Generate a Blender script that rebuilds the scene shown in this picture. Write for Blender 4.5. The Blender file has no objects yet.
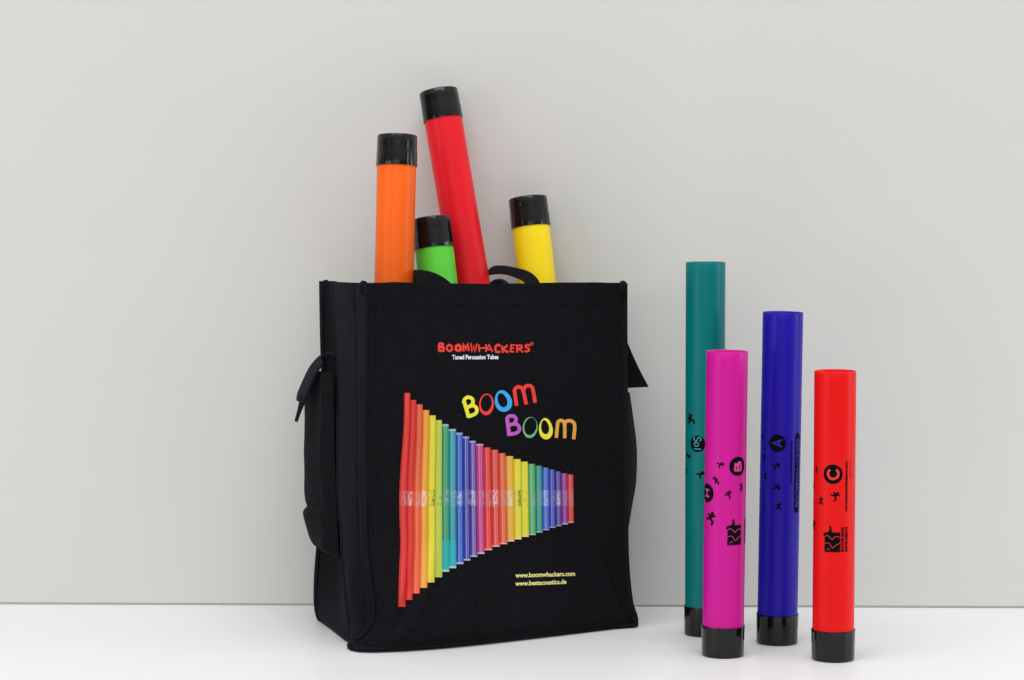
import bpy, bmesh, math, random
from mathutils import Vector, Matrix, Quaternion, noise
rnd = random.Random(7)
S = bpy.context.scene
COL = S.collection

# ------------------------------------------------------------------ camera
W, H, F = 1024, 680, 2400.0
TH = math.radians(3.81)
CZ = 0.4816
cam = bpy.data.cameras.new('camera'); camo = bpy.data.objects.new('camera', cam); COL.objects.link(camo)
cam.sensor_width = 36.0; cam.lens = F / W * 36.0; cam.clip_start = 0.05; cam.clip_end = 100
camo.location = (0, 0, CZ); camo.rotation_euler = (math.pi/2 - TH, 0, 0)
S.camera = camo
FW = Vector((0, math.cos(TH), -math.sin(TH))); UP = Vector((0, math.sin(TH), math.cos(TH)))
EYE = Vector((0, 0, CZ))
def ray(px, py):
    return FW + Vector((1, 0, 0))*((px-512)/F) + UP*((340-py)/F)
def at(px, py, g):                       # surveyed point: image position plus distance g from the camera
    d = ray(px, py); return EYE + d*(g/d.y)
def proj(p):
    q = p - EYE; zc = q.dot(FW)
    return (512 + F*q.x/zc, 340 - F*q.dot(UP)/zc)

# ------------------------------------------------------------------ materials
def lin(c):
    c = c/255.0
    return c/12.92 if c <= .04045 else ((c+.055)/1.055)**2.4
def rgb(r, g, b, k=1.0): return (lin(r)*k, lin(g)*k, lin(b)*k, 1)
def new_mat(name):
    m = bpy.data.materials.new(name); m.use_nodes = True
    nt = m.node_tree; return m, nt, nt.nodes['Principled BSDF']
def mottle(nt, b, col, amt, scale, sock='Base Color', coord='Object'):
    tc = nt.nodes.new('ShaderNodeTexCoord'); n = nt.nodes.new('ShaderNodeTexNoise')
    n.inputs['Scale'].default_value = scale; n.inputs['Detail'].default_value = 6
    nt.links.new(tc.outputs[coord], n.inputs['Vector'])
    mr = nt.nodes.new('ShaderNodeMapRange')
    mr.inputs['From Min'].default_value = .3; mr.inputs['From Max'].default_value = .7
    mr.inputs['To Min'].default_value = 1-amt; mr.inputs['To Max'].default_value = 1+amt
    nt.links.new(n.outputs['Fac'], mr.inputs['Value'])
    mx = nt.nodes.new('ShaderNodeVectorMath'); mx.operation = 'SCALE'
    mx.inputs[0].default_value = col[:3]
    nt.links.new(mr.outputs['Result'], mx.inputs['Scale'])
    nt.links.new(mx.outputs['Vector'], b.inputs[sock])
    return tc, n
def bump(nt, b, src, strength, dist):
    bp = nt.nodes.new('ShaderNodeBump'); bp.inputs['Strength'].default_value = strength
    bp.inputs['Distance'].default_value = dist
    nt.links.new(src, bp.inputs['Height']); nt.links.new(bp.outputs['Normal'], b.inputs['Normal'])

def plastic(name, col, rough=.34, sss=.06):
    m, nt, b = new_mat(name)
    tc, n = mottle(nt, b, col, .03, 18)
    b.inputs['Roughness'].default_value = rough
    b.inputs['Specular IOR Level'].default_value = .18
    # faint lengthwise extrusion streaks
    mp = nt.nodes.new('ShaderNodeMapping'); mp.inputs['Scale'].default_value = (300, 300, 4)
    n2 = nt.nodes.new('ShaderNodeTexNoise'); n2.inputs['Scale'].default_value = 1
    nt.links.new(tc.outputs['Object'], mp.inputs['Vector']); nt.links.new(mp.outputs['Vector'], n2.inputs['Vector'])
    bump(nt, b, n2.outputs['Fac'], .12, .0006)
    return m
def cap_plastic():
    m, nt, b = new_mat('black_cap_plastic')
    tc, n = mottle(nt, b, (.0035, .0036, .0042), .25, 40)
    b.inputs['Roughness'].default_value = .13
    b.inputs['Specular IOR Level'].default_value = .36
    mp = nt.nodes.new('ShaderNodeMapping'); mp.inputs['Scale'].default_value = (130, 130, 22)
    n2 = nt.nodes.new('ShaderNodeTexNoise'); n2.inputs['Scale'].default_value = 1; n2.inputs['Detail'].default_value = 2
    nt.links.new(tc.outputs['Object'], mp.inputs['Vector']); nt.links.new(mp.outputs['Vector'], n2.inputs['Vector'])
    bump(nt, b, n2.outputs['Fac'], .4, .0012)
    return m
def fabric(name, col, wave=1500.0, sheen=.25):
    m, nt, b = new_mat(name)
    tc, n = mottle(nt, b, col, .42, 520)
    b.inputs['Roughness'].default_value = .88
    b.inputs['Specular IOR Level'].default_value = .05
    b.inputs['Sheen Weight'].default_value = sheen; b.inputs['Sheen Roughness'].default_value = .5
    b.inputs['Sheen Tint'].default_value = (.75, .8, 1, 1)
    n3 = nt.nodes.new('ShaderNodeTexNoise'); n3.inputs['Scale'].default_value = 900; n3.inputs['Detail'].default_value = 2
    n4 = nt.nodes.new('ShaderNodeTexNoise'); n4.inputs['Scale'].default_value = 45; n4.inputs['Detail'].default_value = 4
    nt.links.new(tc.outputs['Object'], n3.inputs['Vector']); nt.links.new(tc.outputs['Object'], n4.inputs['Vector'])
    ad = nt.nodes.new('ShaderNodeMath'); ad.operation = 'MULTIPLY_ADD'; ad.inputs[1].default_value = 2.2
    nt.links.new(n4.outputs['Fac'], ad.inputs[0]); nt.links.new(n3.outputs['Fac'], ad.inputs[2])
    bump(nt, b, ad.outputs[0], .5, .0007)
    return m
M = {}
M['fabric'] = fabric('black_woven_fabric', (.0066, .0066, .0084), sheen=.02)
M['web'] = fabric('black_webbing', (.0080, .0080, .0100), sheen=.04)
M['stitch'] = fabric('dark_thread', (.016, .016, .020), sheen=.03)
M['cap'] = cap_plastic()
M['teal'] = plastic('teal_plastic', rgb(0, 112, 112))
M['magenta'] = plastic('magenta_plastic', rgb(200, 22, 144))
M['blue'] = plastic('blue_plastic', rgb(32, 18, 158))
M['red'] = plastic('red_plastic', rgb(226, 14, 14))
M['scarlet'] = plastic('scarlet_plastic', rgb(226, 26, 38))
M['orange'] = plastic('orange_plastic', rgb(246, 102, 24))
M['green'] = plastic('green_plastic', rgb(98, 214, 66))
M['yellow'] = plastic('yellow_plastic', rgb(252, 220, 24))
def ink(name, col, rough=.6):
    m, nt, b = new_mat(name); mottle(nt, b, col, .08, 400); b.inputs['Roughness'].default_value = rough if sum(col[:3]) > .1 else .85
    b.inputs['Specular IOR Level'].default_value = .3 if sum(col[:3]) > .1 else .1; return m
INK = {k: ink('ink_'+k, rgb(*v, .9)) for k, v in dict(
    black=(7, 7, 9), white=(235, 240, 248), red=(240, 62, 52), yellow=(242, 236, 60), sky=(52, 172, 240),
    purple=(196, 96, 196), mint=(116, 196, 140), orange=(238, 174, 66), lemon=(240, 238, 150),
    pinkmark=(226, 60, 160), redmark=(240, 50, 60), bluemark=(48, 34, 165), tealmark=(60, 160, 165)).items()}
def vcol_mat():
    m, nt, b = new_mat('ink_picture'); a = nt.nodes.new('ShaderNodeAttribute'); a.attribute_name = 'Col'
    nt.links.new(a.outputs['Color'], b.inputs['Base Color']); b.inputs['Roughness'].default_value = .55
    b.inputs['Specular IOR Level'].default_value = .3; return m
M['picture'] = vcol_mat()
m, nt, b = new_mat('painted_wall'); tc, n = mottle(nt, b, (.634, .625, .600), .014, 3.0)
b.inputs['Roughness'].default_value = .55; b.inputs['Specular IOR Level'].default_value = .3
n2 = nt.nodes.new('ShaderNodeTexNoise'); n2.inputs['Scale'].default_value = 420; nt.links.new(tc.outputs['Object'], n2.inputs['Vector'])
bump(nt, b, n2.outputs['Fac'], .08, .0004); M['wall'] = m
m, nt, b = new_mat('white_laminate'); tc, n = mottle(nt, b, (.757, .765, .775), .014, 5.0)
b.inputs['Roughness'].default_value = .42; b.inputs['Specular IOR Level'].default_value = .35
n2 = nt.nodes.new('ShaderNodeTexNoise'); n2.inputs['Scale'].default_value = 260; nt.links.new(tc.outputs['Object'], n2.inputs['Vector'])
bump(nt, b, n2.outputs['Fac'], .1, .0004); M['table'] = m

# ------------------------------------------------------------------ helpers
def link_mesh(name, bm, mats, parent=None, smooth=True):
    me = bpy.data.meshes.new(name); bm.normal_update(); bm.to_mesh(me); bm.free()
    o = bpy.data.objects.new(name, me); COL.objects.link(o)
    for mt in (mats if isinstance(mats, (list, tuple)) else [mats]): me.materials.append(mt)
    if smooth: me.polygons.foreach_set('use_smooth', [True]*len(me.polygons))
    if parent:
        o.parent = parent
        o.matrix_parent_inverse = parent_world(parent).inverted()
    return o
def parent_world(p):
    m = p.matrix_basis.copy()
    if p.parent: m = parent_world(p.parent) @ p.matrix_parent_inverse @ m
    return m
def tag(o, label, cat, group=None):
    o['label'] = label; o['category'] = cat
    if group: o['group'] = group
def empty(name, loc):
    o = bpy.data.objects.new(name, None); COL.objects.link(o); o.location = loc; o.empty_display_size = .03
    return o
def grid_bm(fn, nu, nv, thick=0.0, inward=None):
    bm = bmesh.new()
    vs = [[bm.verts.new(fn(i/nu, j/nv)) for i in range(nu+1)] for j in range(nv+1)]
    for j in range(nv):
        for i in range(nu):
            bm.faces.new((vs[j][i], vs[j][i+1], vs[j+1][i+1], vs[j+1][i]))
    if thick:
        bm.normal_update()
        back = [[None]*(nu+1) for _ in range(nv+1)]
        for j in range(nv+1):
            for i in range(nu+1):
                v = vs[j][i]; n = v.normal
                s = -1 if (inward is None or n.dot(v.co - inward) > 0) else 1
                back[j][i] = bm.verts.new(v.co + n*s*thick)
        for j in range(nv):
            for i in range(nu):
                bm.faces.new((back[j][i], back[j+1][i], back[j+1][i+1], back[j][i+1]))
        for i in range(nu):
            bm.faces.new((vs[0][i+1], vs[0][i], back[0][i], back[0][i+1]))
            bm.faces.new((vs[nv][i], vs[nv][i+1], back[nv][i+1], back[nv][i]))
        for j in range(nv):
            bm.faces.new((vs[j][0], vs[j+1][0], back[j+1][0], back[j][0]))
            bm.faces.new((vs[j+1][nu], vs[j][nu], back[j][nu], back[j+1][nu]))
        bmesh.ops.recalc_face_normals(bm, faces=bm.faces)
    return bm
def sweep(bm, pts, ra, rb=None, side=None, n=10):
    """elliptical tube along pts; ra in direction `side`, rb across it"""
    rb = rb or ra; rings = []
    for i, p in enumerate(pts):
        t = (pts[min(i+1, len(pts)-1)] - pts[max(i-1, 0)]).normalized()
        s = Vector(side[i] if isinstance(side, list) else (side or (0.31, .95, .02)))
        s = (s - t*s.dot(t)).normalized(); c = t.cross(s).normalized()
        A = ra[i] if isinstance(ra, list) else ra; B = rb[i] if isinstance(rb, list) else rb
        ring = []
        for k in range(n):
            a = 2*math.pi*k/n
            ring.append(bm.verts.new(p + s*A*math.copysign(abs(math.cos(a))**.6, math.cos(a)) + c*B*math.copysign(abs(math.sin(a))**.8, math.sin(a))))
        rings.append(ring)
    for a, b in zip(rings, rings[1:]):
        for k in range(n): bm.faces.new((a[k], a[(k+1) % n], b[(k+1) % n], b[k]))
    bm.faces.new(rings[0][::-1]); bm.faces.new(rings[-1])
def interp(tab, x):
    if x <= tab[0][0]: return tab[0][1]
    for i in range(len(tab)-1):
        a, b = tab[i], tab[i+1]
        if x <= b[0]:
            t = (x-a[0])/(b[0]-a[0])
            # smooth (Catmull) interpolation
            p0 = tab[i-1][1] if i > 0 else a[1]; p3 = tab[i+2][1] if i+2 < len(tab) else b[1]
            d0 = tab[i-1][0] if i > 0 else a[0]; d3 = tab[i+2][0] if i+2 < len(tab) else b[0]
            m0 = (b[1]-p0)/(b[0]-d0)*(b[0]-a[0]); m1 = (p3-a[1])/(d3-a[0])*(b[0]-a[0])
            t2, t3 = t*t, t*t*t
            return (2*t3-3*t2+1)*a[1]+(t3-2*t2+t)*m0+(-2*t3+3*t2)*b[1]+(t3-t2)*m1
    return tab[-1][1]
def smooth_path(cp, n=24):
    out = []
    m = len(cp)
    for k in range(n+1):
        t = k/n*(m-1); i = min(int(t), m-2); f = t-i
        p0, p1, p2, p3 = cp[max(i-1, 0)], cp[i], cp[i+1], cp[min(i+2, m-1)]
        out.append(0.5*((2*p1)+(p2-p0)*f+(2*p0-5*p1+4*p2-p3)*f*f+(3*p1-p0-3*p2+p3)*f**3))
    return out

# ------------------------------------------------------------------ setting
WG = 2.692; YAW = math.radians(-1.25)
bm = bmesh.new()
def box(bm, x0, x1, y0, y1, z0, z1, bev=0):
    r = bmesh.ops.create_cube(bm, size=1)
    for v in r['verts']:
        v.co = Vector((x0+(v.co.x+.5)*(x1-x0), y0+(v.co.y+.5)*(y1-y0), z0+(v.co.z+.5)*(z1-z0)))
    if bev:
        es = {e for v in r['verts'] for e in v.link_edges}
        bmesh.ops.bevel(bm, geom=list(es), offset=bev, segments=4, affect='EDGES', profile=.5)
box(bm, -3.5, 3.5, 0, .06, .0020, 2.6, .0009)
wall = link_mesh('backdrop_wall', bm, M['wall'], smooth=False); wall['kind'] = 'structure'
bm = bmesh.new(); box(bm, -3.5, 3.5, .0012, .05, .0001, .004)
m, nt, b = new_mat('gap_fill_grey'); b.inputs['Base Color'].default_value = (.50, .475, .41, 1); b.inputs['Roughness'].default_value = .8
st = link_mesh('gap_fill_strip', bm, m, smooth=False); st.parent = wall  # added strip inside the gap, its grey lightens the dark shade line
wall.location = (0, WG, 0); wall.rotation_euler = (0, 0, YAW)
bm = bmesh.new(); box(bm, -3.5, 3.5, .9, 3.4, -.03, 0)
t = link_mesh('tabletop', bm, M['table'], smooth=False); t['kind'] = 'structure'

# ------------------------------------------------------------------ bag
bag = empty('tote_bag', at(470, 620, 2.55)); bag.location.z = 0
tag(bag, 'black fabric carrier bag printed with rainbow tubes and colourful lettering', 'bag')
CEN = Vector((-.04, 2.56, .19))
# vertical edges: tables row -> column, and their distance
L_tab = [(283, 366), (340, 366), (400, 366), (470, 366), (520, 366.5), (555, 368), (580, 371.5), (600, 374.5), (614, 375), (625, 372), (634, 364.5), (641, 356), (650, 350.5)]
R_tab = [(283, 625.8), (330, 625.8), (400, 626.3), (470, 626.3), (530, 626.8), (565, 627.8), (603, 631.8), (618, 636.5), (628, 636.5)]
C_tab = [(281.5, 330), (335, 334), (400, 335.5), (460, 336.5), (500, 338), (560, 342), (600, 346), (630, 349.5), (646, 350)]
B_tab = [(281, 321), (340, 322), (400, 323.5), (470, 321), (540, 318.5), (575, 316), (600, 315.5), (614, 317), (622, 320)]
def edge(tab, g0, g1):                    # v: 0 bottom, 1 top
    r0, r1 = tab[-1][0], tab[0][0]
    def f(v):
        row = r0 + (r1-r0)*v; return at(interp(tab, row), row, g0 + (g1-g0)*v)
    return f
EL = edge(L_tab, 2.432, 2.440); ER = edge(R_tab, 2.561, 2.560)
EC = edge(C_tab, 2.462, 2.545); EB = edge(B_tab, 2.592, 2.602)
FN = Vector((.40, -.915, 0)).normalized()
def wr(x, y, s, seed):
    return noise.noise(Vector((x*s, y*s, seed)))
def bell(x, c, w): return math.exp(-((x-c)/w)**2)
HEM = 1 - .066
def front(u, v, off=0.0):
    p = EL(v).lerp(ER(v), u)
    zlo = max(0.0, 1-v)
    b = .033*math.sin(math.pi*math.sqrt(min(1, max(0, u))))*zlo**4
    b += .003*math.sin(math.pi*u)*math.sin(math.pi*v)
    b += .0034*wr(u*1.1, v*.7, 3.0, 1.3)*min(1, v*6)*min(1, u*8, (1-u)*8)
    b += .0020*wr(u*1.4+v*.5, v*.9, 8.0, 4.1)*min(1, v*6)*min(1, u*8, (1-u)*8)
    # soft diagonal folds running into the two lower corners
    e = min(1, u*10)*min(1, v*8)
    d1 = (u-.04) - .55*(v-.02)
    b += -.007*bell(d1, 0, .022)*bell(v, .10, .11)*e
    b += .007*bell(d1, .05, .03)*bell(v, .12, .12)*e
    d2 = (1-u-.03) - .35*(v-.02)
    b += -.008*bell(d2, 0, .02)*bell(v, .09, .1)*min(1, (1-u)*10)
    b += .004*bell(u+.06*math.sin(v*5), .13, .03)*bell(v, .45, .3)*e - .003*bell(u+.04*math.sin(v*6), .19, .03)*bell(v, .35, .25)*e
    # stitched hem on top, sewn seam groove near the sides and above the base
    if v > HEM: b += .0005
    b -= .0004*bell(v, HEM, .0035)
    b -= .0010*bell(u, .030, .006) * (1 if v > .05 else 0)
    b -= .0010*bell(v, .026, .004)
    b += .0007*bell(v, .012, .008)
    p = p + FN*(b+off)
    # slightly uneven upper rim
    if v > .9: p.z += (v-.9)*10*(.0007*math.sin(u*9+.5)+.0005*wr(u, 0, 14, 9))
    # rounded turn under at the base
    if v < .034: p = p - FN*(.010*(1-v/.034)**1.6)*min(1, .35+u*6)*min(1, (1-u)*12)
    p.z = max(p.z, .0012)
    return p
front_panel = link_mesh('front_panel', grid_bm(front, 220, 240, .0016, CEN), M['fabric'], bag)
def side_left(u, v, off=0.0):
    a, c, b_ = EL(v), EC(v), EB(v)
    ua = .56
    p = a.lerp(c, u/ua) if u < ua else c.lerp(b_, (u-ua)/(1-ua))
    n = Vector((-.93, -.36, 0)).normalized()
    k = .0025*math.sin(math.pi*min(1, u/ua)) if u < ua else -.011*math.sin(math.pi*(u-ua)/(1-ua))**.8*min(1, .05+v*5)
    k += .0016*wr(u, v*2.2, 4.0, 7.7)*math.sin(math.pi*u)
    k += .004*bell(v, .16, .1)*bell(u, .3, .18) - .004*bell(u, .8, .15)*bell(v, .12, .08)
    k -= .0009*bell(u, .13, .02)
    if v > HEM: k += .0006
    k -= .0005*bell(v, HEM, .0035)
    # soften the fold
    k += .0016*bell(u, ua-.03, .02) - .0012*bell(u, ua+.04, .03)
    p = p + n*(k+off)
    p.z = max(p.z, .0012)
    return p
link_mesh('side_panel', grid_bm(side_left, 90, 200, .0014, CEN), M['fabric'], bag)
BRb, BRt = Vector((.098, 2.672, 0.001)), Vector((.082, 2.678, .365))
def EBR(v): return BRb.lerp(BRt, v)
def side_right(u, v, off=0.0):
    p = ER(v).lerp(EBR(v), u)
    n = Vector((.95, .3, 0)).normalized()
    p = p + n*(.002*math.sin(math.pi*u) + .0014*wr(u, v*2, 4, 2.2)*math.sin(math.pi*u) + off)
    p.z = max(p.z, .0012); return p
link_mesh('side_panel', grid_bm(side_right, 40, 120, .0014, CEN), M['fabric'], bag)
def backp(u, v):
    p = EB(v).lerp(EBR(v), u); p = p + Vector((.25, .97, 0))*(.002*math.sin(math.pi*u)*wr(u, v, 3, 5)+.008*math.sin(math.pi*u)); p.z -= .004*v*math.sin(math.pi*u)
    p.z = max(p.z, .0012); return p
link_mesh('back_panel', grid_bm(backp, 60, 80, .0014, CEN), M['fabric'], bag)
def botp(u, v):
    a = front(u, 0) ; b_ = EB(0).lerp(EBR(0), u)
    p = a.lerp(b_, v)
    if u < .02: p = p.lerp(side_left(v, 0), 1)
    p.z = .0022; return p
link_mesh('bottom_panel', grid_bm(botp, 60, 20, .0008), M['fabric'], bag)
# bindings along the sewn edges
def binding(fn, n, ra, rb, side, lift, clip=0.0):
    bm = bmesh.new(); pts = []
    for k in range(int(n*clip), n+1):
        p = fn(k/n) + Vector(lift); p.z = max(p.z, .002); pts.append(p)
    sweep(bm, pts, ra, rb, side, 8); return link_mesh('edge_binding', bm, M['web'], bag)
binding(lambda t: EL(t), 120, .0026, .0011, (.30, .95, 0), (-.0008, -.001, 0), .025)
binding(lambda t: ER(t), 80, .003, .001, (.95, -.1, 0), (-.0012, -.0012, 0))
binding(lambda t: EB(t), 80, .0034, .0012, (-.6, .8, 0), (0, 0, 0))
binding(lambda t: EBR(t), 30, .003, .0012, (.6, .8, 0), (0, 0, 0))
def lowline(t): p = front(t, .006); p.z += .0012; return p
binding(lowline, 120, .0021, .0016, (0, 0, 1), (0.0003, -.0010, 0), .015)
def lowside(t): p = side_left(t, .0); p.z += .0025; return p
binding(lowside, 60, .0016, .0012, (0, 0, 1), (.0004, 0, 0), .06)
# small turned-over lumps of webbing where the seams end at the rim
for (px, py, g) in ((363.5, 282.5, 2.440), (623, 282.5, 2.556), (326, 281.5, 2.60)):
    bm = bmesh.new(); c = at(px, py, g)
    sweep(bm, [c+Vector((0, 0, -.012)), c+Vector((0, 0, -.004)), c+Vector((0, .0004, .0002)), c+Vector((0, .001, .0016))], [.0038, .0038, .0036, .002], [.0018, .002, .0022, .001], (.95, .25, 0), 12)
    link_mesh('seam_tab', bm, M['web'], bag)
# dashed thread
bm = bmesh.new()
def dashes(fn, n, w=.00022, duty=.62):
    for k in range(n):
        a, b_ = fn((k+.1)/n), fn((k+.1+duty*.9)/n)
        t = (b_-a); m_ = (a+b_)/2
        sd = t.cross(FN).normalized()
        sweep(bm, [a, m_ + (m_-CEN).normalized()*.00005, b_], w, w, sd, 5)
dashes(lambda t: front(.012+.976*t, HEM-.001, .0003), 110)
dashes(lambda t: front(.028, .06+.93*t, .0000), 130)
dashes(lambda t: front(.974, .05+.94*t, .0003), 130)
dashes(lambda t: front(.04+.95*t, .0275, .0002), 110)
dashes(lambda t: side_left(.15, .07+.92*t, .0003), 130)
dashes(lambda t: side_left(.02+.5*t, HEM-.001, .0003), 16)
link_mesh('stitching', bm, M['stitch'], bag)

# handles: webbing loops standing just behind the front rim
def ribbon(name, cps, sides, half, thick, parent, n=40, mat='web'):
    pts = smooth_path([Vector(p) for p in cps], n); sd = smooth_path([Vector(s) for s in sides], n)
    bm = bmesh.new(); sweep(bm, pts, half if not isinstance(half, list) else [interp([(i/(len(half)-1), h) for i, h in enumerate(half)], k/n) for k in range(n+1)], thick, sd, 12)
    return link_mesh(name, bm, M[mat], parent)
ribbon('handle', [at(396, 300, 2.580), at(397, 286, 2.580), at(404, 278.5, 2.576), at(414, 277, 2.548), at(428, 278.5, 2.520), at(440, 284, 2.510), at(450, 293, 2.506), at(457, 306, 2.506)],
       [(.9, .4, .1), (.8, .5, .3), (.3, .3, .9), (.05, .2, .97), (.1, .2, .95), (.3, .2, .9), (.6, .3, .6), (.9, .4, 0)], .0078, .0007, bag)
ribbon('handle', [at(477, 298, 2.660), at(480, 283, 2.660), at(485, 274, 2.660), at(493, 270.3, 2.650), at(504, 270, 2.620), at(515, 272.4, 2.592), at(526, 276.5, 2.572), at(533, 284, 2.560), at(536, 297, 2.556)],
       [(.9, .4, 0), (.85, .4, .1), (.6, .4, .4), (.1, .6, .6), (.0, .5, .75), (.1, .4, .85), (.4, .35, .8), (.8, .4, .4), (.92, .38, 0)], [.009, .009, .0075, .0052, .0050, .006, .0075, .0085], .0007, bag)
ribbon('handle', [at(491, 292, 2.57), at(493, 285, 2.572), at(499, 281.8, 2.575), at(505, 285, 2.577), at(507, 292, 2.58)],
       [(.3, .9, 0)]*5, .008, .0030, bag)

# left pocket
P_out = [(371, 308), (385, 306.6), (400, 306), (450, 304.6), (492, 305.4), (501, 306.4), (506.5, 308), (509.5, 305.2), (514, 304.2), (530, 308), (543, 312.5), (548, 318), (557, 333)]
def pocket_left(u, v):
    row = 557 + (371-557)*v
    # cross-section: seam at the fold, outer corner, seam at the back edge
    A = at(interp([(371, 334), (460, 336), (557, 340)], row), row, 2.510 if row < 500 else 2.510)
    A = A + Vector((-.0012, -.0012, 0))
    ox = interp(P_out, row)
    Bf = at(ox+13*(1 if row < 530 else max(.15, (557-row)/27)), row+1.0, 2.528)
    Bo = at(ox, row, 2.562)
    Bb = at(ox+1.5, row, 2.60); C_ = at(322, row, 2.612)
    cps = [A, A.lerp(Bf, .6)+Vector((-.001, -.002, 0)), Bf, Bo, Bb, C_]
    t = u*(len(cps)-1); i = min(int(t), len(cps)-2); f = t-i
    p0, p1, p2, p3 = cps[max(i-1, 0)], cps[i], cps[i+1], cps[min(i+2, len(cps)-1)]
    p = 0.5*((2*p1)+(p2-p0)*f+(2*p0-5*p1+4*p2-p3)*f*f+(3*p1-p0-3*p2+p3)*f**3)
    p = p + Vector((-.7, -.7, 0))*(.0016*wr(u*2, v*3, 3, 3.3)*math.sin(math.pi*u))
    return p
pk = link_mesh('side_pocket', grid_bm(pocket_left, 60, 110, .0014, CEN), M['fabric'], bag)
d = (-.045, .14, .0)
ribbon('pocket_flap', [at(338, 359, 2.520), at(331, 356.5, 2.531), at(322, 360, 2.535), at(313.5, 370, 2.537), at(306.5, 384, 2.537), at(301.5, 396, 2.537), at(300.5, 402, 2.537)],
       [(-.30, .95, .05), (-.3, .95, .05), (-.33, .93, .1), (-.36, .92, .12), (-.36, .92, .12), (-.36, .92, .12), (-.36, .92, .12)], .0150, .0013, pk)
ribbon('pocket_strap', [at(303.5, 397, 2.531), at(301.5, 404, 2.531), at(299, 412, 2.531), at(296, 421.5, 2.531)],
       [(-.7, .55, .35)]*4, [.0056, .0038, .0026, .0020], .0012, pk, 12)
# right pocket and its stiff flap
def pocket_right(u, v):
    row = 532 + (392-532)*v
    a = (row-392)/140.0
    A = at(626, row, 2.578) + Vector((-.001, 0, 0)); B_ = Vector((.096, 2.672, A.z))
    ox = interp([(392, 630), (415, 633), (447, 636.4), (481, 635.8), (505, 632.3), (525, 629.2), (532, 628)], row)
    ox -= 2.4; M1 = at(ox-.6, row, 2.596); M2 = at(ox, row, 2.63)
    cps = [A, M1, M2, B_]
    t = u*3; i = min(int(t), 2); f = t-i
    p0, p1, p2, p3 = cps[max(i-1, 0)], cps[i], cps[i+1], cps[min(i+2, 3)]
    return 0.5*((2*p1)+(p2-p0)*f+(2*p0-5*p1+4*p2-p3)*f*f+(3*p1-p0-3*p2+p3)*f**3)
pkr = link_mesh('side_pocket', grid_bm(pocket_right, 30, 60, .0014, CEN), M['fabric'], bag)
bm = bmesh.new()                          # folded flap standing away from the pocket, closed wedge of padded cloth
nv = 14; rings = []
for k in range(nv+1):
    t_ = k/nv; ring = []
    for g_ in (2.577, 2.632):
        inn = at(626.8, 342 + 46*t_, g_); out = at(627.4 + 21.4*t_ - 1.0*math.sin(math.pi*t_), 342 + 44.9*t_, g_)
        if g_ > 2.6:
            dx = at(627, 342, 2.577).x - at(627, 342, 2.632).x
            inn.x += dx; out.x += dx-.0015
        ring.append((bm.verts.new(inn), bm.verts.new(out)))
    rings.append(ring)
for a, b_ in zip(rings, rings[1:]):
    bm.faces.new((a[0][0], a[0][1], b_[0][1], b_[0][0])); bm.faces.new((a[1][1], a[1][0], b_[1][0], b_[1][1]))
    bm.faces.new((a[0][1], a[1][1], b_[1][1], b_[0][1])); bm.faces.new((a[1][0], a[0][0], b_[0][0], b_[1][0]))
bm.faces.new((rings[0][0][1], rings[0][0][0], rings[0][1][0], rings[0][1][1])); e_ = rings[-1]
bm.faces.new((e_[0][0], e_[0][1], e_[1][1], e_[1][0]))
bmesh.ops.recalc_face_normals(bm, faces=bm.faces)
link_mesh('pocket_flap', bm, M['fabric'], pkr, smooth=False)

# ------------------------------------------------------------------ prints on the front panel
def solve_uv(px, py, uv=(.5, .5)):
    u, v = (px-366)/262.0, 1-(py-283)/(365-25*(px-366)/262.0)
    for _ in range(6):
        p = proj(front(u, v)); ex, ey = px-p[0], py-p[1]
        if abs(ex)+abs(ey) < .01: break
        h = 1e-3
        pu = proj(front(u+h, v)); pv = proj(front(u, v+h))
        a, c = (pu[0]-p[0])/h, (pu[1]-p[1])/h; b_, d_ = (pv[0]-p[0])/h, (pv[1]-p[1])/h
        det = a*d_-b_*c
        u += (ex*d_-b_*ey)/det; v += (a*ey-c*ex)/det
    return u, v
def onbag(x, y, off=.0004):
    u, v = solve_uv(x, y); return front(u, v, off)

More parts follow.
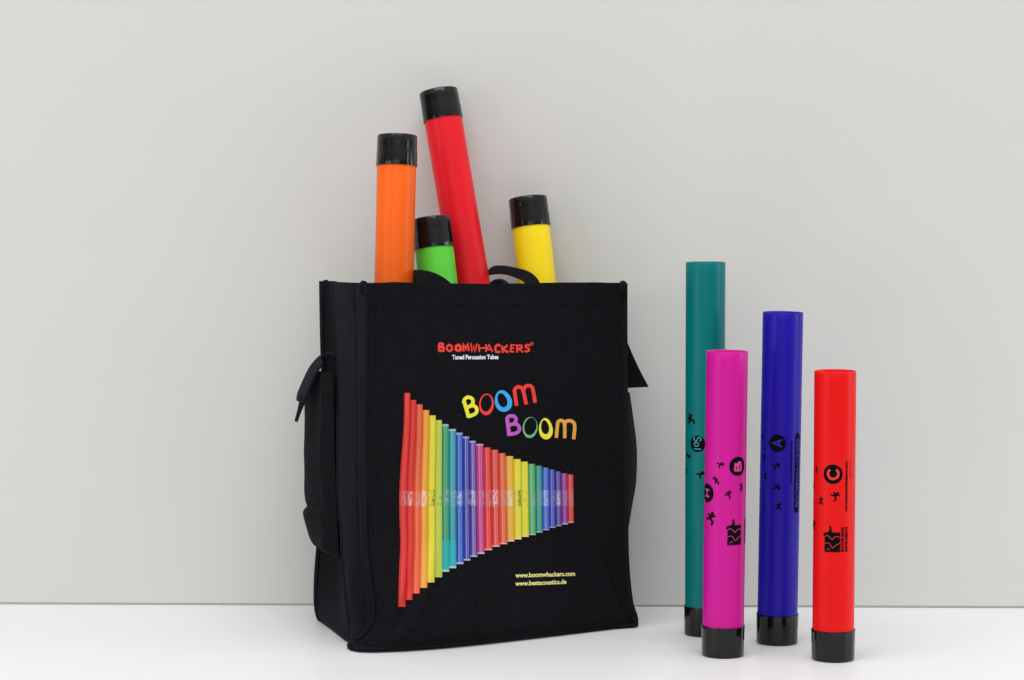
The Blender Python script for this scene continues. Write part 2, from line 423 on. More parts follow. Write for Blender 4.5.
# stroke lettering: 2D triangles/quads collected as (list of points, list of faces)
class Flat:
    def __init__(s): s.v = []; s.f = []; s.m = []
    def disc(s, x, y, r, mi, n=12, ry=None, rot=0):
        ry = ry or r; b0 = len(s.v); s.v.append((x, y))
        for k in range(n):
            a = 2*math.pi*k/n; cx, cy = r*math.cos(a), ry*math.sin(a)
            s.v.append((x+cx*math.cos(rot)-cy*math.sin(rot), y+cx*math.sin(rot)+cy*math.cos(rot)))
        for k in range(n): s.f.append((b0, b0+1+k, b0+1+(k+1) % n)); s.m.append(mi)
    def stroke(s, pts, w, mi, cap=True, seg=None):
        P = [Vector((p[0], p[1])) for p in pts]
        b0 = len(s.v)
        for i, p in enumerate(P):
            d1 = (P[i]-P[i-1]).normalized() if i > 0 else (P[1]-P[0]).normalized()
            d2 = (P[i+1]-P[i]).normalized() if i < len(P)-1 else d1
            t = (d1+d2); t = t.normalized() if t.length > 1e-6 else d1
            n = Vector((-t.y, t.x)); k = 1/max(.5, n.dot(Vector((-d1.y, d1.x))))
            ww = (w[i] if isinstance(w, list) else w)/2*k
            s.v.append(tuple(p+n*ww)); s.v.append(tuple(p-n*ww))
        for i in range(len(P)-1):
            s.f.append((b0+2*i, b0+2*i+1, b0+2*i+3, b0+2*i+2)); s.m.append(mi)
    def ring(s, c, rx, ry, c2, rx2, ry2, mi, rot=0, rot2=None, n=28, egg=0):
        rot2 = rot if rot2 is None else rot2; b0 = len(s.v)
        for k in range(n):
            a = 2*math.pi*k/n
            for (C, X, Y, R) in ((c, rx, ry, rot), (c2, rx2, ry2, rot2)):
                x, y = X*math.cos(a)*(1+egg*math.sin(a)), Y*math.sin(a)
                s.v.append((C[0]+x*math.cos(R)-y*math.sin(R), C[1]+x*math.sin(R)+y*math.cos(R)))
        for k in range(n):
            a, b_ = b0+2*k, b0+2*((k+1) % n); s.f.append((a, a+1, b_+1, b_)); s.m.append(mi)
def curve2(pts, n=6, closed=False):
    out = []; m_ = len(pts)
    P = [Vector((p[0], p[1])) for p in pts]
    for i in range(m_-1):
        p0, p1, p2, p3 = P[max(i-1, 0)], P[i], P[i+1], P[min(i+2, m_-1)]
        for k in range(n):
            f = k/n
            q = 0.5*((2*p1)+(p2-p0)*f+(2*p0-5*p1+4*p2-p3)*f*f+(3*p1-p0-3*p2+p3)*f**3); out.append((q.x, q.y))
    out.append(tuple(pts[-1])); return out
def flat_to_obj(name, fl, mapper, mats, parent, maxlen=None):
    """overlapping strokes are lifted a hair above one another so nothing is coplanar"""
    bm = bmesh.new(); vs = [bm.verts.new((x, y, 0)) for x, y in fl.v]
    for f, mi in zip(fl.f, fl.m):
        try: fc = bm.faces.new([vs[i] for i in f]); fc.material_index = mi
        except ValueError: pass
    if maxlen:
        for _ in range(5):
            es = [e for e in bm.edges if e.calc_length() > maxlen]
            if not es: break
            bmesh.ops.subdivide_edges(bm, edges=es, cuts=1)
            bmesh.ops.triangulate(bm, faces=[f for f in bm.faces if len(f.verts) > 4])
    lay = {}
    # per connected island a small extra lift
    seen = {}
    k = 0
    for v in bm.verts:
        if v in seen: continue
        st = [v]; seen[v] = k
        while st:
            a = st.pop()
            for e in a.link_edges:
                b_ = e.other_vert(a)
                if b_ not in seen: seen[b_] = k; st.append(b_)
        k += 1
    cos = {v: mapper(v.co.x, v.co.y, seen[v]) for v in bm.verts}
    for v, c in cos.items(): v.co = c
    return link_mesh(name, bm, mats, parent)

# playful two-line title
T = Flat(); zx = lambda p: (455+p[0]/7.877, 375+p[1]/7.871)
def ts(pts, w, mi, n=6): T.stroke([zx(p) for p in curve2(pts, n)], w*.9/7.87, mi)
def tr(c, rx, ry, c2, rx2, ry2, mi, rot=0, rot2=None, egg=0):
    k = 7.87; T.ring(zx(c), rx/k*.97, ry/k*.97, zx(c2), rx2/k, ry2/k, mi, rot, rot2, 30, egg)
ts([(71, 208), (80, 240), (95, 290), (106, 334)], 33, 0)
ts([(68, 222), (72, 196), (88, 179), (110, 175), (132, 186), (141, 205), (134, 230), (112, 247), (92, 258)], 31, 0)
ts([(108, 250), (135, 240), (158, 248), (171, 270), (168, 293), (150, 309), (126, 319), (102, 328)], 31, 0)
tr((246, 231), 60, 88, (245, 222), 43, 66, 1, .06, .12)
tr((378, 204), 69, 89, (371, 198), 36, 58, 2, -.25, -.35, .12)
ts([(468, 128), (472, 160), (478, 200), (484, 243)], 32, 1)
ts([(467, 135), (470, 112), (486, 96), (508, 94), (526, 106), (536, 128), (548, 175), (560, 232)], 32, 1)
ts([(538, 128), (545, 100), (562, 86), (586, 84), (606, 98), (614, 125), (622, 170), (630, 218)], 32, 1)
ts([(408, 338), (413, 380), (420, 430), (426, 480)], 33, 3)
ts([(408, 345), (418, 328), (440, 322), (464, 325), (478, 342), (476, 366), (458, 384), (430, 392)], 31, 3)
ts([(452, 386), (480, 386), (500, 402), (506, 426), (494, 448), (468, 460), (426, 466)], 31, 3)
tr((590, 413), 60, 86, (592, 404), 48, 70, 4, .1, .2)
tr((713, 422), 56, 87, (707, 410), 31, 56, 0, -.08, -.15, .12)
ts([(806, 385), (802, 430), (796, 494)], 30, 5)
ts([(806, 400), (808, 372), (824, 358), (844, 360), (858, 378), (862, 410), (862, 497)], 30, 5)
ts([(862, 400), (866, 374), (886, 360), (914, 362), (934, 378), (941, 405), (938, 450), (932, 505)], 30, 5)
flat_to_obj('printed_title', T, lambda x, y, k: onbag(x, y, .0004+.00002*k), [INK['yellow'], INK['red'], INK['sky'], INK['purple'], INK['mint'], INK['orange']], front_panel)

# stroke alphabet for the jagged red headline (unit box, y up)
GL = {'B': [[(0, 0), (0, 1)], [(0, 1), (.75, .9), (.7, .6), (0, .52)], [(0, .52), (.95, .42), (.9, .08), (0, 0)]],
      'O': [[(.5, 0), (.05, .25), (.05, .75), (.5, 1), (.95, .75), (.95, .25), (.5, 0)]],
      'M': [[(0, 0), (.1, 1), (.5, .35), (.9, 1), (1, 0)]],
      'W': [[(0, 1), (.25, 0), (.5, .7), (.75, 0), (1, 1)]],
      'H': [[(0, 0), (0, 1)], [(1, 0), (1, 1)], [(0, .5), (1, .5)]],
      'A': [[(0, 0), (.5, 1), (1, 0)], [(.2, .35), (.8, .35)]],
      'C': [[(1, .8), (.6, 1), (.1, .8), (0, .4), (.3, .02), (.75, 0), (1, .2)]],
      'K': [[(0, 0), (0, 1)], [(1, 1), (.05, .45), (1, 0)]],
      'E': [[(1, 1), (0, 1), (0, 0), (1, 0)], [(0, .52), (.8, .52)]],
      'R': [[(0, 0), (0, 1), (.8, .95), (.85, .6), (0, .5)], [(.3, .5), (1, 0)]],
      'S': [[(1, .85), (.5, 1), (.05, .8), (.3, .55), (.8, .45), (.95, .2), (.5, 0), (0, .12)]],
      'I': [[(.5, 0), (.5, 1)]]}
def glyph(fl, ch, x0, y0, w, h, sw, mi, rot=0, mp=lambda p: p):
    for st in GL[ch]:
        pts = []
        for (a, b_) in st:
            X, Y = (a-.5)*w, (b_-.5)*h
            pts.append(mp((x0+X*math.cos(rot)-Y*math.sin(rot), y0+X*math.sin(rot)+Y*math.cos(rot))))
        fl.stroke(pts, sw, mi)
Lg = Flat()
lz = lambda p: (430+p[0]/9.31, 335+p[1]/9.31)
spec = [('B', 107, 113, 42, 74, 1.9, .08), ('O', 180, 121, 44, 62, 1.7, -.1), ('O', 262, 120, 46, 56, 2.3, .15), ('M', 333, 118, 44, 62, 2.0, -.1),
        ('W', 405, 116, 52, 74, 1.35, .06), ('H', 488, 121, 58, 66, 1.35, -.06), ('A', 548, 124, 60, 66, 1.2, .0), ('C', 628, 124, 42, 70, 1.9, .1),
        ('K', 698, 130, 46, 66, 1.9, -.12), ('E', 768, 124, 32, 60, 1.5, .12), ('R', 835, 128, 48, 66, 1.6, -.06), ('S', 903, 122, 40, 66, 1.7, .12)]
for ch, x, y, w, h, sw, rot in spec:
    glyph(Lg, ch, x, y, w*1.12, -h*1.02, sw*1.15, 0, rot, lz)
Lg.ring(lz((945, 82)), 1.7, 1.8, lz((945, 82)), 1.1, 1.2, 0)
glyph(Lg, 'R', 945, 82, 9, -11, .4, 0, 0, lz)
flat_to_obj('printed_headline', Lg, lambda x, y, k: onbag(x, y, .0004+.00002*k), [INK['red']], front_panel, 3)

def text_flat(txt, bold=.0):
    cu = bpy.data.curves.new('t', 'FONT'); cu.body = txt; cu.size = 1; cu.offset = bold; cu.resolution_u = 3
    o = bpy.data.objects.new('t', cu); COL.objects.link(o)
    dg = bpy.context.evaluated_depsgraph_get(); me = bpy.data.meshes.new_from_object(o.evaluated_get(dg))
    v = [(p.co.x, p.co.y) for p in me.vertices]; f = [tuple(p.vertices) for p in me.polygons]
    bpy.data.objects.remove(o); bpy.data.curves.remove(cu); bpy.data.meshes.remove(me)
    x0 = min(p[0] for p in v); x1 = max(p[0] for p in v)
    return [((p[0]-x0)/(x1-x0), p[1]) for p in v], f, x1-x0
def add_text(fl, txt, a, b_, hgt, mi, bold=.0):
    """baseline from a to b_, capital height hgt (same 2D units)"""
    v, f, w = text_flat(txt, bold); b0 = len(fl.v)
    dx, dy = b_[0]-a[0], b_[1]-a[1]; L = math.hypot(dx, dy); ux, uy = dx/L, dy/L
    up = fl.up
    for (s_, t_) in v:
        hh = t_*hgt/.7
        fl.v.append((a[0]+ux*L*s_+up*(-uy)*hh, a[1]+uy*L*s_+up*ux*hh))
    for q in f: fl.f.append(tuple(b0+i for i in q)); fl.m.append(mi)
tx = Flat(); tx.up = -1
add_text(tx, 'Tuned Percussion Tubes', (452, 359.2), (498.3, 358.9), 4.2, 0, .035)
flat_to_obj('printed_subtitle', tx, lambda x, y, k: onbag(x, y, .0005), [INK['white']], front_panel)
tx = Flat(); tx.up = -1
add_text(tx, 'www.boomwhackers.com', (515.2, 577.4), (574.9, 575.6), 4.4, 0, .03)
add_text(tx, 'www.bestacoustics.de', (515.2, 585.6), (566.3, 583.6), 4.4, 0, .03)
flat_to_obj('printed_web_address', tx, lambda x, y, k: onbag(x, y, .0005), [INK['lemon']], front_panel)

# rainbow picture: one strip per printed tube
tx_ = [403.8, 409.9, 415.9, 422.3, 428.8, 435.3, 441.5, 448.2, 455.6, 462.3, 469, 475.5, 482.9, 490.3, 498, 505.2, 512.9, 520.2, 527.4, 534.5, 541.6, 548.3, 554.4, 560.5, 566.5, 572.9]
ty_ = [392.9, 399.9, 404.3, 410, 415.3, 420, 424, 428.9, 432.6, 436.4, 440.7, 443.8, 447.3, 449.7, 453.1, 456, 459, 461.5, 463.8, 465.6, 467.5, 469.4, 471.3, 473.2, 474.4]
bx_ = [397.7, 405, 412, 419.4, 426.8, 434.1, 441.8, 448.8, 455.8, 463.2, 470, 477.1, 484.2, 491.8, 499.5, 506.8, 514, 521.1, 528.4, 535.4, 542.2, 548.9, 555.2, 561.4, 567.6, 573.4]
by_ = [606.7, 599.7, 593.3, 587.6, 582.3, 577.1, 571.6, 568, 563.9, 560.4, 556.7, 553.8, 550, 546.6, 544, 541.3, 539.2, 536.7, 534.8, 532.3, 530, 527.6, 526, 524.4, 522.7]
cols = [(238, 52, 40), (234, 40, 34), (240, 88, 38), (246, 160, 34), (240, 224, 48), (196, 214, 76), (50, 160, 110), (14, 156, 164), (34, 86, 196), (34, 52, 168), (98, 54, 160), (206, 52, 136),
        (232, 48, 42), (232, 58, 40), (236, 92, 40), (250, 180, 34), (242, 230, 50), (236, 230, 52), (80, 178, 96), (10, 148, 134), (56, 100, 212), (46, 66, 184), (76, 46, 154), (150, 44, 146), (228, 58, 44)]
gloss = [.15, .15, .3, .3, .12, .15, .35, .5, .55, .65, .75, .45, .4, .5, .5, .4, .2, .15, .6, .6, .6, .6, .6, .5, .4]
bm = bmesh.new(); cl = bm.loops.layers.float_color.new('Col')
for i in range(25):
    nx, ny = 9, 70
    vs = []; pad = .25
    for j in range(ny+1):
        t = j/ny; row = []
        y = ty_[i]+(by_[i]-ty_[i])*t
        bul = -2.0*math.exp(-i/2.5)*bell(t, .45, .22) + .6*math.exp(-i/3)*bell(t, .15, .12) + .8*math.exp(-i/3)*bell(t, .7, .08)
        bul2 = -2.0*math.exp(-(i+1)/2.5)*bell(t, .45, .22) + .6*math.exp(-(i+1)/3)*bell(t, .15, .12) + .8*math.exp(-(i+1)/3)*bell(t, .7, .08)
        xa = tx_[i]+(bx_[i]-tx_[i])*t+bul; xb = tx_[i+1]+(bx_[i+1]-tx_[i+1])*t+bul2
        for k in range(nx+1):
            row.append(bm.verts.new(onbag(xa+(xb-xa-.02)*k/nx, y, .0011)))
        vs.append(row)
    base = Vector(rgb(*cols[i])[:3])*.80; wht = Vector((.72, .78, .85)); g = gloss[i]
    for j in range(ny):
        y = ty_[i]+(by_[i]-ty_[i])*(j+.5)/ny
        for k in range(nx):
            f = bm.faces.new((vs[j][k], vs[j][k+1], vs[j+1][k+1], vs[j+1][k])); s = (k+.5)/nx
            c = base*(1-.42*bell(s, 0, .15)-.2*bell(s, 1, .12))
            hl = base.lerp(wht, .5)*1.08
            c = c.lerp(hl, g*(1.0*bell(s, .42, .09)+.7*bell(s, .68, .07)))
            if y > 540 and i in (6, 7): c = c.lerp(Vector(rgb(20, 170, 175)[:3]), .6)
            if 490 < y < 506:
                r = rnd.random()
                if i in (4, 5, 16, 17): c = c.lerp(Vector((.02, .02, .02)), .6 if (i in (4, 16) and s > .6 and r < .7) or r < .1 else 0)
                elif i in (1, 3, 8, 10, 13, 15, 20, 22): c = c.lerp(Vector((.75, .8, .88)), .5 if r < .5 and .2 < s < .75 else .08)
                else: c = c.lerp(Vector((.4, .4, .45)), .4 if r < .3 and s > .3 else .06)
            if by_[i]-y < 1.1 and i > 0: c = c.lerp(wht, .38)
            if j == 0 and i in (6, 7, 8, 9, 10, 11): c = c.lerp(wht, .3)
            for l in f.loops: l[cl] = (*[max(0, min(1, q)) for q in c], 1)
me = bpy.data.meshes.new('printed_picture')
bm.normal_update(); bm.to_mesh(me); bm.free(); me.materials.append(M['picture'])
po = bpy.data.objects.new('printed_picture', me); COL.objects.link(po); po.parent = front_panel
po.matrix_parent_inverse = parent_world(front_panel).inverted()

# ------------------------------------------------------------------ tubes
RT = .0209
CAPWOB = [None]                            # seed of the slight ribs pressed into a soft cap as it grips the tube
def rib(r, z, k, n):
    if CAPWOB[0] is None or r < .0212: return r
    a = 2*math.pi*k/n; e = min(1, z/.004)
    return r + .00045*e*(noise.noise(Vector((math.cos(a)*4.2, math.sin(a)*4.2, CAPWOB[0])))+.5*noise.noise(Vector((math.cos(a)*9, math.sin(a)*9, CAPWOB[0]+z*30))))
def lathe(bm, prof, M4, n=72, close_ends=False):
    rings = []
    for (r, z) in prof:
        if r < 1e-6: rings.append([bm.verts.new(M4 @ Vector((0, 0, z)))]); continue
        rings.append([bm.verts.new(M4 @ Vector((rib(r, z, k, n)*math.cos(2*math.pi*k/n), rib(r, z, k, n)*math.sin(2*math.pi*k/n), z))) for k in range(n)])
    for a, b_ in zip(rings, rings[1:]):
        for k in range(n):
            k2 = (k+1) % n
            if len(a) == 1 and len(b_) == 1: continue
            if len(a) == 1: bm.faces.new((a[0], b_[k2], b_[k]))
            elif len(b_) == 1: bm.faces.new((a[k], a[k2], b_[0]))
            else: bm.faces.new((a[k], a[k2], b_[k2], b_[k]))
def frame(p0, p1):
    ax = (p1-p0).normalized()
    q = Vector((0, 0, 1)).rotation_difference(ax)
    return Matrix.Translation(p0) @ q.to_matrix().to_4x4()
def cap_profile(k=1.0):                   # closed end at z=0, open rim at z=.031; inside follows the tube
    return [(0, .0000), (.0196, .0000), (.02085, .0003), (.0213, .0011), (.02142, .008), (.0215, .0165), (.02175, .0178), (.0218, .027), (.0220, .0304), (.0219, .0309),
            (.0216, .0310), (.0213, .0306), (.0212, .003), (.0, .0028)]
def tall(prof, k): return [(r, z if z < .005 else z*k) for r, z in prof]
def make_tube(p0, p1, mat, label, cap_at='bottom', group=None, seed=0):
    root = empty('percussion_tube', p0)
    tag(root, label, 'percussion tube', group)
    F0 = frame(p0, p1); L = (p1-p0).length
    root.rotation_euler = F0.to_euler()
    bpy.context.view_layer.update()
    bm = bmesh.new(); R, r = RT, RT-.0017
    za = .0045 if cap_at == 'bottom' else 0.0
    zb = L if cap_at == 'bottom' else L-.0045
    prof = [(r, za), (R-.0004, za), (R, za+.0004)]
    N = 40
    for k in range(1, N): prof.append((R*(1+.0012*math.sin(k*.5+seed)), za+(zb-za)*k/N))
    prof += [(R, zb-.0006), (R-.0003, zb-.0001), (R-.0008, zb), (r+.0004, zb-.0002), (r, zb-.0008), (r, (za+zb)/2), (r, za)]
    lathe(bm, prof, Matrix.Identity(4), 80)
    body = link_mesh('tube_body', bm, mat); body.parent = root
    bm = bmesh.new(); CAPWOB[0] = seed*3.1+1
    if cap_at == 'bottom': lathe(bm, cap_profile(), Matrix.Identity(4), 120)
    else: lathe(bm, tall(cap_profile(), 1.075), Matrix.Translation((0, 0, L)) @ Matrix.Rotation(math.pi, 4, 'X') @ Matrix.Rotation(seed, 4, 'Z'), 120)
    CAPWOB[0] = None
    cap = link_mesh('end_cap', bm, M['cap']); cap.parent = root
    bm2 = None
    for o in (body, cap):
        o.data.polygons.foreach_set('use_smooth', [True]*len(o.data.polygons))
        md = o.modifiers.new('edge', 'EDGE_SPLIT'); md.split_angle = math.radians(50)
    return root, body, F0
G1 = 'capped tubes leaning in the bag'; G2 = 'capped tubes standing upright on the tabletop'
def in_bag(pt, gt, pm, gb, rb, mat, label, seed):
    top = at(pt[0], pt[1], gt)
    # foot: continue the line seen in the picture down to the bag floor
    k = (rb-pt[1])/(pm[1]-pt[1]); fx = pt[0]+(pm[0]-pt[0])*k
    for _ in range(12):                   # the slanting axis must pass the rim of the bag at the surveyed column
        foot = at(fx, rb, gb); lo, hi = 0.0, 1.0
        for _ in range(40):
            m_ = (lo+hi)/2
            if proj(foot.lerp(top, m_))[1] > pm[1]: lo = m_
            else: hi = m_
        fx += (pm[0]-proj(foot.lerp(top, lo))[0])/(1-lo)
    foot = at(fx, rb, gb)
    return make_tube(foot, top, mat, label, 'top', G1, seed)
def rowfor(z, g):                         # picture row of a point at height z and distance g
    return proj(Vector((0, g, z)))[1]
in_bag((397.3, 135.5), 2.570, (394, 282), 2.505, rowfor(.012, 2.505), M['orange'], 'orange tube with a black cap poking out of the bag', .4)
in_bag((438.3, 91), 2.664, (470.8, 282), 2.560, rowfor(.012, 2.56), M['scarlet'], 'red tube with a black cap, reaching highest of those in the bag', 1.7)
in_bag((430.7, 218.5), 2.592, (438.0, 282), 2.520, rowfor(.012, 2.52), M['green'], 'light green tube with a black cap between the orange and red tubes in the bag', 2.9)
in_bag((527.6, 198), 2.662, (537, 282), 2.585, rowfor(.012, 2.585), M['yellow'], 'yellow tube with a black cap leaning out of the right side of the bag', 4.1)
def standing(bx, brow, tx2, trow, mat, label, seed):
    d_ = ray(bx, brow); p0 = EYE + d_*(CZ/-d_.z)
    p1 = at(tx2, trow, p0.y); return make_tube(p0, p1, mat, label, 'bottom', G2, seed)
tl = standing(704.5, 634, 705.6, 262.0, M['teal'], 'teal tube standing on the table, partly behind the magenta one', 0)
bl = standing(776.9, 642.5, 783.0, 312.0, M['blue'], 'dark blue tube with a round letter A mark, between magenta and red tubes', 1)
pk_ = standing(722.8, 655, 727.2, 350.9, M['magenta'], 'magenta tube with a round letter B mark, in front of the teal tube', 2)
rd = standing(833.0, 659, 835.3, 370.6, M['red'], 'short bright red tube with a round letter C mark, at the far right', 3)

# ink marks printed round the tubes: 2D design in picture units at the tube's distance, wrapped on the wall
def tube_mapper(tb, off=.00022):
    root, body, F0 = tb; inv = F0.inverted()
    def mp(px, py, k=0):
        o = inv @ EYE; d_ = (inv.to_3x3() @ ray(px, py))
        a = d_.x**2+d_.y**2; b_ = 2*(o.x*d_.x+o.y*d_.y); c = o.x**2+o.y**2-RT**2
        D = b_*b_-4*a*c
        if D < 0: return None
        t = (-b_-math.sqrt(D))/(2*a); p = o+d_*t
        return math.atan2(p.y, p.x), p.z
    def ctr(py):                          # picture column of the tube axis at this row
        lo, hi = 0.0, .45
        for _ in range(40):
            m_ = (lo+hi)/2
            if proj(F0 @ Vector((0, 0, m_)))[1] > py: lo = m_
            else: hi = m_
        return proj(F0 @ Vector((0, 0, lo)))[0]
    def place(anchor_px, anchor_py):
        """returns mapping of local (x right, y down, picture-size units) about an anchor that may sit near the limb"""
        cx = ctr(anchor_py); half = RT*F/((F0 @ Vector((0, 0, .1)))-EYE).dot(FW)
        ux = max(-.999, min(.999, (anchor_px-cx)/half))
        base = mp(cx, anchor_py)
        phi0, z0 = base[0]+math.asin(ux), base[1]
        scale = RT/half
        def m2(x, y, k=0):
            ph = phi0 + x*scale/RT; z = z0 - y*scale
            r = RT + off + .00003*(k % 8)
            return Vector((r*math.cos(ph), r*math.sin(ph), z))
        return m2
    return place
def fig(fl, x, y, s, rot, pose, mi=0):
    """tiny dancing figure made of brush strokes"""
    def P(a, b_): return (x+s*(a*math.cos(rot)-b_*math.sin(rot)), y+s*(a*math.sin(rot)+b_*math.cos(rot)))
    poses = [([(-.1, -.3), (.05, .15)], [(-.5, -.15), (-.1, -.2), (.4, -.55)], [(-.45, .8), (-.2, .45), (.05, .15), (.35, .4), (.75, .5)]),
             ([(.0, -.3), (.0, .2)], [(-.45, -.6), (-.05, -.2), (.45, .0)], [(-.5, .5), (0, .2), (.25, .55), (.1, .95)]),
             ([(.1, -.3), (-.1, .1)], [(-.6, -.3), (.05, -.2), (.6, -.35)], [(-.7, .35), (-.1, .1), (.4, .45), (.3, .9)])]
    b_, a_, l_ = poses[pose % 3]
    s *= 1.1
    fl.stroke([P(*q) for q in b_], .46*s, mi); fl.stroke([P(*q) for q in a_], .25*s, mi); fl.stroke([P(*q) for q in l_], .29*s, mi)
    h = P(b_[0][0]+.03, -.56); fl.disc(h[0], h[1], .22*s, mi, 10)
def marks(tb, items, mats):
    place = tube_mapper(tb); body = tb[1]
    bm_all = bmesh.new()
    for (ax, ay, build) in items:
        fl = Flat(); fl.up = -1; build(fl); mp = place(ax, ay)
        o = flat_to_obj('tmp', fl, mp, mats, None, 1.6)
        bm_all.from_mesh(o.data); me_ = o.data; bpy.data.objects.remove(o); bpy.data.meshes.remove(me_)
    o = link_mesh('printed_marks', bm_all, mats); o.parent = body
def badge(letter, r=6.1, rot=-math.pi/2, lw=7.0, lh=7.4, sw=1.9):
    def b_(fl):
        fl.disc(0, 0, r, 0, 32)
        glyph2(fl, letter, lw, lh, sw, rot)
    return b_
def glyph2(fl, ch, w, h, sw, rot, ox=0, oy=0, mi=1):
    for st in GL[ch]:
        pts = [((a-.5)*w, -(b_-.5)*h) for a, b_ in st]
        if ch in 'COS': pts = curve2(pts, 4)
        fl.stroke([(ox+p[0]*math.cos(rot)-p[1]*math.sin(rot), oy+p[0]*math.sin(rot)+p[1]*math.cos(rot)) for p in pts], sw, mi)
def F_(s, rot, pose): return lambda fl: fig(fl, 0, 0, s, rot, pose)
def text_up(txt, L, h, bold=.02, mi=0, x=0):
    return lambda fl: add_text(fl, txt, (x, L/2), (x, -L/2), h, mi, bold)
def blocks(fl):                            # three heavy letters turned on their side, told apart by thin wavy lines
    def bar_(y0, y1, xl0, xl1):
        n = 6; b0 = len(fl.v)
        for k in range(n+1):
            t_ = k/n; fl.v.append((xl0+(8.0-xl0)*t_, y0)); fl.v.append((xl1+(8.0-xl1)*t_, y1))
        for k in range(n): fl.f.append((b0+2*k, b0+2*k+1, b0+2*k+3, b0+2*k+2)); fl.m.append(0)
    bar_(10.2, 4, -7.8, -7.8); bar_(4, 0, -7.8, -7.6); bar_(0, -4.6, -7.6, -7.8); bar_(-4.6, -7, -7.8, -8.2); bar_(-7, -9.6, -8.2, -5.6)
    fl.disc(-6.4, -6.8, 2.6, 0, 16)
    def w_(pts, w=.55): fl.stroke([((x-207)/17.0, (y-460)/17.0) for x, y in curve2(pts, 4)], w, 1)
    w_([(70, 385), (110, 355), (150, 365), (210, 420), (240, 380), (290, 365), (345, 390)])
    w_([(70, 505), (110, 480), (160, 485), (215, 560), (260, 520), (300, 500), (345, 462)])
    w_([(135, 275), (165, 300), (165, 345)], .7); w_([(250, 440), (280, 425), (300, 440)], .5); w_([(110, 600), (150, 570), (170, 600)], .4)
    fl.stroke([(-4.5, -8.5), (-2.2, -11.0), (-1.6, -13.4)], 1.9, 0); fl.stroke([(-2.2, -11.2), (.4, -12.2)], 1.0, 0); fl.disc(-1.9, -14.6, 1.2, 0, 10); fl.stroke([(-2.0, -11.2), (-.2, -9.2)], 1.2, 0)
def logo(items, x, y, dx=0):
    items += [(x, y, blocks), (x+11.4-dx, y-2.4, text_up('RHYTHM BAND', 25, 2.9, .045)), (x+14.9-1.4*dx, y-2.4, text_up('INSTRUMENTS', 25, 2.7, .045))]
# magenta
it = [None, (707.4, 494.5, badge('H', 9.4, -math.pi/2, 6.4, 7.0, 1.8)),
      (721, 464.5, F_(4.2, 1.4, 0)), (716, 480.5, F_(5, -.5, 1)), (728.5, 494, F_(4.6, .2, 2)), (741, 487.5, F_(4.4, 0, 1)),
      (711, 518.5, F_(7.6, .2, 2)), (705, 462.5, F_(4, .2, 1))]
it = [(737.8, 466.5, badge('B', 9.6, -math.pi/2, 8.4, 7.4, 2.1))] + it[1:]
logo(it, 734.6, 535, 1.2)
marks(pk_, it, [INK['black'], INK['pinkmark']])
# blue
it = [(777.3, 443.3, badge('A', 8.6, -math.pi/2, 7.0, 9.5, 1.9)), (776.6, 465.5, F_(4.8, 1.3, 0)), (777, 487, F_(4.8, 1.6, 2)), (778.8, 506, F_(4.4, .3, 0)),
      (764.2, 459, F_(4.6, .3, 1)), (765.5, 477, F_(4, .2, 0)), (763.2, 438.5, F_(3.5, .2, 2)), (765, 500, text_up('boomwhackers', 24, 1.5, .0)),
      (791.6, 463, text_up('www.boomwhackers.com', 44, 2.2, .045))]
def bar(fl):
    L, w = 80, 8.2
    fl.stroke([(0, -L/2+w/2), (0, L/2-w/2)], w, 0); fl.disc(0, -L/2+w/2, w/2, 0, 14); fl.disc(0, L/2-w/2, w/2, 0, 14)
    add_text(fl, 'BOOMWHACKERS', (2.2, L/2-6), (2.2, -L/2+6), 4.6, 1, .02)
it.append((796.8, 473.5, bar))
marks(bl, it, [INK['black'], INK['bluemark']])
# red
it = [(833, 474.3, badge('C', 9.7, -math.pi/2, 9.2, 10, 2.4)), (817.0, 470.8, F_(4, .2, 1)), (835.5, 495.5, F_(5.4, .6, 2)), (821.2, 501.5, F_(4.6, .3, 0)),
      (814.3, 487.5, F_(4.4, .2, 1)), (814.3, 527, F_(6.0, .2, 2)), (847.0, 487, text_up('www.boomwhackers.com', 50, 2.9, .045)), (850.0, 470, text_up('tuned percussion', 17, 1.5, .01))]
logo(it, 832.2, 542)
marks(rd, it, [INK['black'], INK['redmark']])
# teal
def sol(fl):
    fl.disc(0, 0, 8.2, 0, 32)
    r = math.pi/2
    glyph2(fl, 'S', 4.2, 7.4, 1.2, r, 0, -4.6); glyph2(fl, 'O', 3.6, 5.0, 1.2, r, -1.0, .6); glyph2(fl, 'I', 1, 7.6, 1.2, r, 0, 5.2)
it = [(697.5, 444, sol), (690.8, 419.5, F_(6.6, -.5, 2)), (688.5, 457, F_(4.6, 2.0, 1)), (686.6, 472.8, F_(4, .2, 0)), (701, 474, F_(4.8, 1.1, 0))]
marks(tl, it, [INK['black'], INK['tealmark']])

# ------------------------------------------------------------------ light
world = bpy.data.worlds.new('World'); S.world = world; world.use_nodes = True
nt = world.node_tree; bg = nt.nodes['Background']
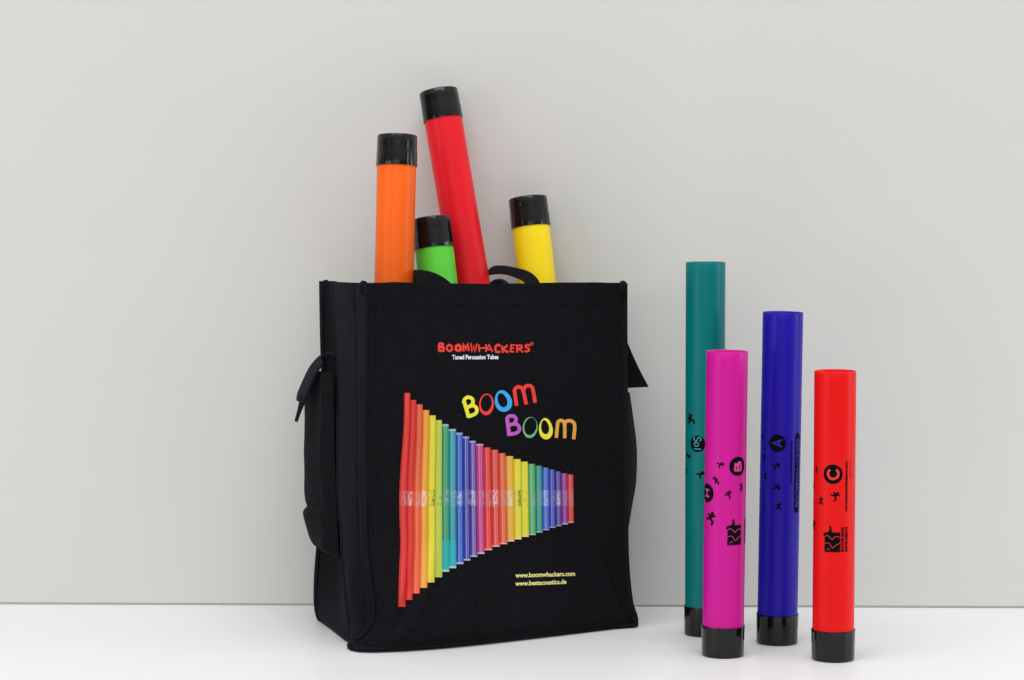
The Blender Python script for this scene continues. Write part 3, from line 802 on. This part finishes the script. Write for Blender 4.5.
# overcast surroundings: pale sky overhead, darker, uneven surroundings towards the horizon
tc = nt.nodes.new('ShaderNodeTexCoord'); sp = nt.nodes.new('ShaderNodeSeparateXYZ'); nt.links.new(tc.outputs['Generated'], sp.inputs['Vector'])
ns = nt.nodes.new('ShaderNodeTexNoise'); ns.inputs['Scale'].default_value = 3.2; ns.inputs['Detail'].default_value = 3
mp = nt.nodes.new('ShaderNodeMapping'); mp.inputs['Scale'].default_value = (1, 1, .25)
nt.links.new(tc.outputs['Generated'], mp.inputs['Vector']); nt.links.new(mp.outputs['Vector'], ns.inputs['Vector'])
ma = nt.nodes.new('ShaderNodeMath'); ma.operation = 'MULTIPLY_ADD'; ma.inputs[1].default_value = .9
nt.links.new(ns.outputs['Fac'], ma.inputs[0]); nt.links.new(sp.outputs['Z'], ma.inputs[2])
mr = nt.nodes.new('ShaderNodeMapRange'); mr.interpolation_type = 'SMOOTHSTEP'
mr.inputs['From Min'].default_value = .55; mr.inputs['From Max'].default_value = 1.05
mr.inputs['To Min'].default_value = .10; mr.inputs['To Max'].default_value = .82
nt.links.new(ma.outputs[0], mr.inputs['Value']); nt.links.new(mr.outputs['Result'], bg.inputs['Strength'])
bg.inputs['Color'].default_value = (.96, .98, 1, 1)
def area(name, loc, tgt, sx, sy, power, col=(1, 1, 1)):
    l = bpy.data.lights.new(name, 'AREA'); l.shape = 'RECTANGLE'; l.size = sx; l.size_y = sy; l.energy = power; l.color = col
    o = bpy.data.objects.new(name, l); COL.objects.link(o); o.location = loc
    o.rotation_euler = (Vector(tgt)-Vector(loc)).to_track_quat('-Z', 'Y').to_euler(); return o
area('overhead_softbox', (-.1, 1.1, 3.3), (0, 2.4, 0), 3.2, 2.0, 78, (1, .99, .97))
area('front_fill', (-.2, -1.9, 1.2), (0, 2.6, .05), 2.8, 1.4, 17, (1, .985, .965))  # added frontal fill, evens out shade on the wall around the bag
area('side_fill_right', (2.2, 2.1, .6), (0, 2.5, .3), .45, 1.1, 8.5, (.95, .98, 1))  # unseen fill, added to brighten the wall and streak the caps
area('side_fill_left', (-2.3, .7, .62), (-.2, 2.5, .2), 1.1, 1.1, 12.5, (.95, .98, 1))  # added side fill without a real source, also gives bands on the caps

S.view_settings.view_transform = 'Standard'; S.view_settings.look = 'None'
S.view_settings.exposure = 0; S.view_settings.gamma = 1
S.render.engine = 'CYCLES'
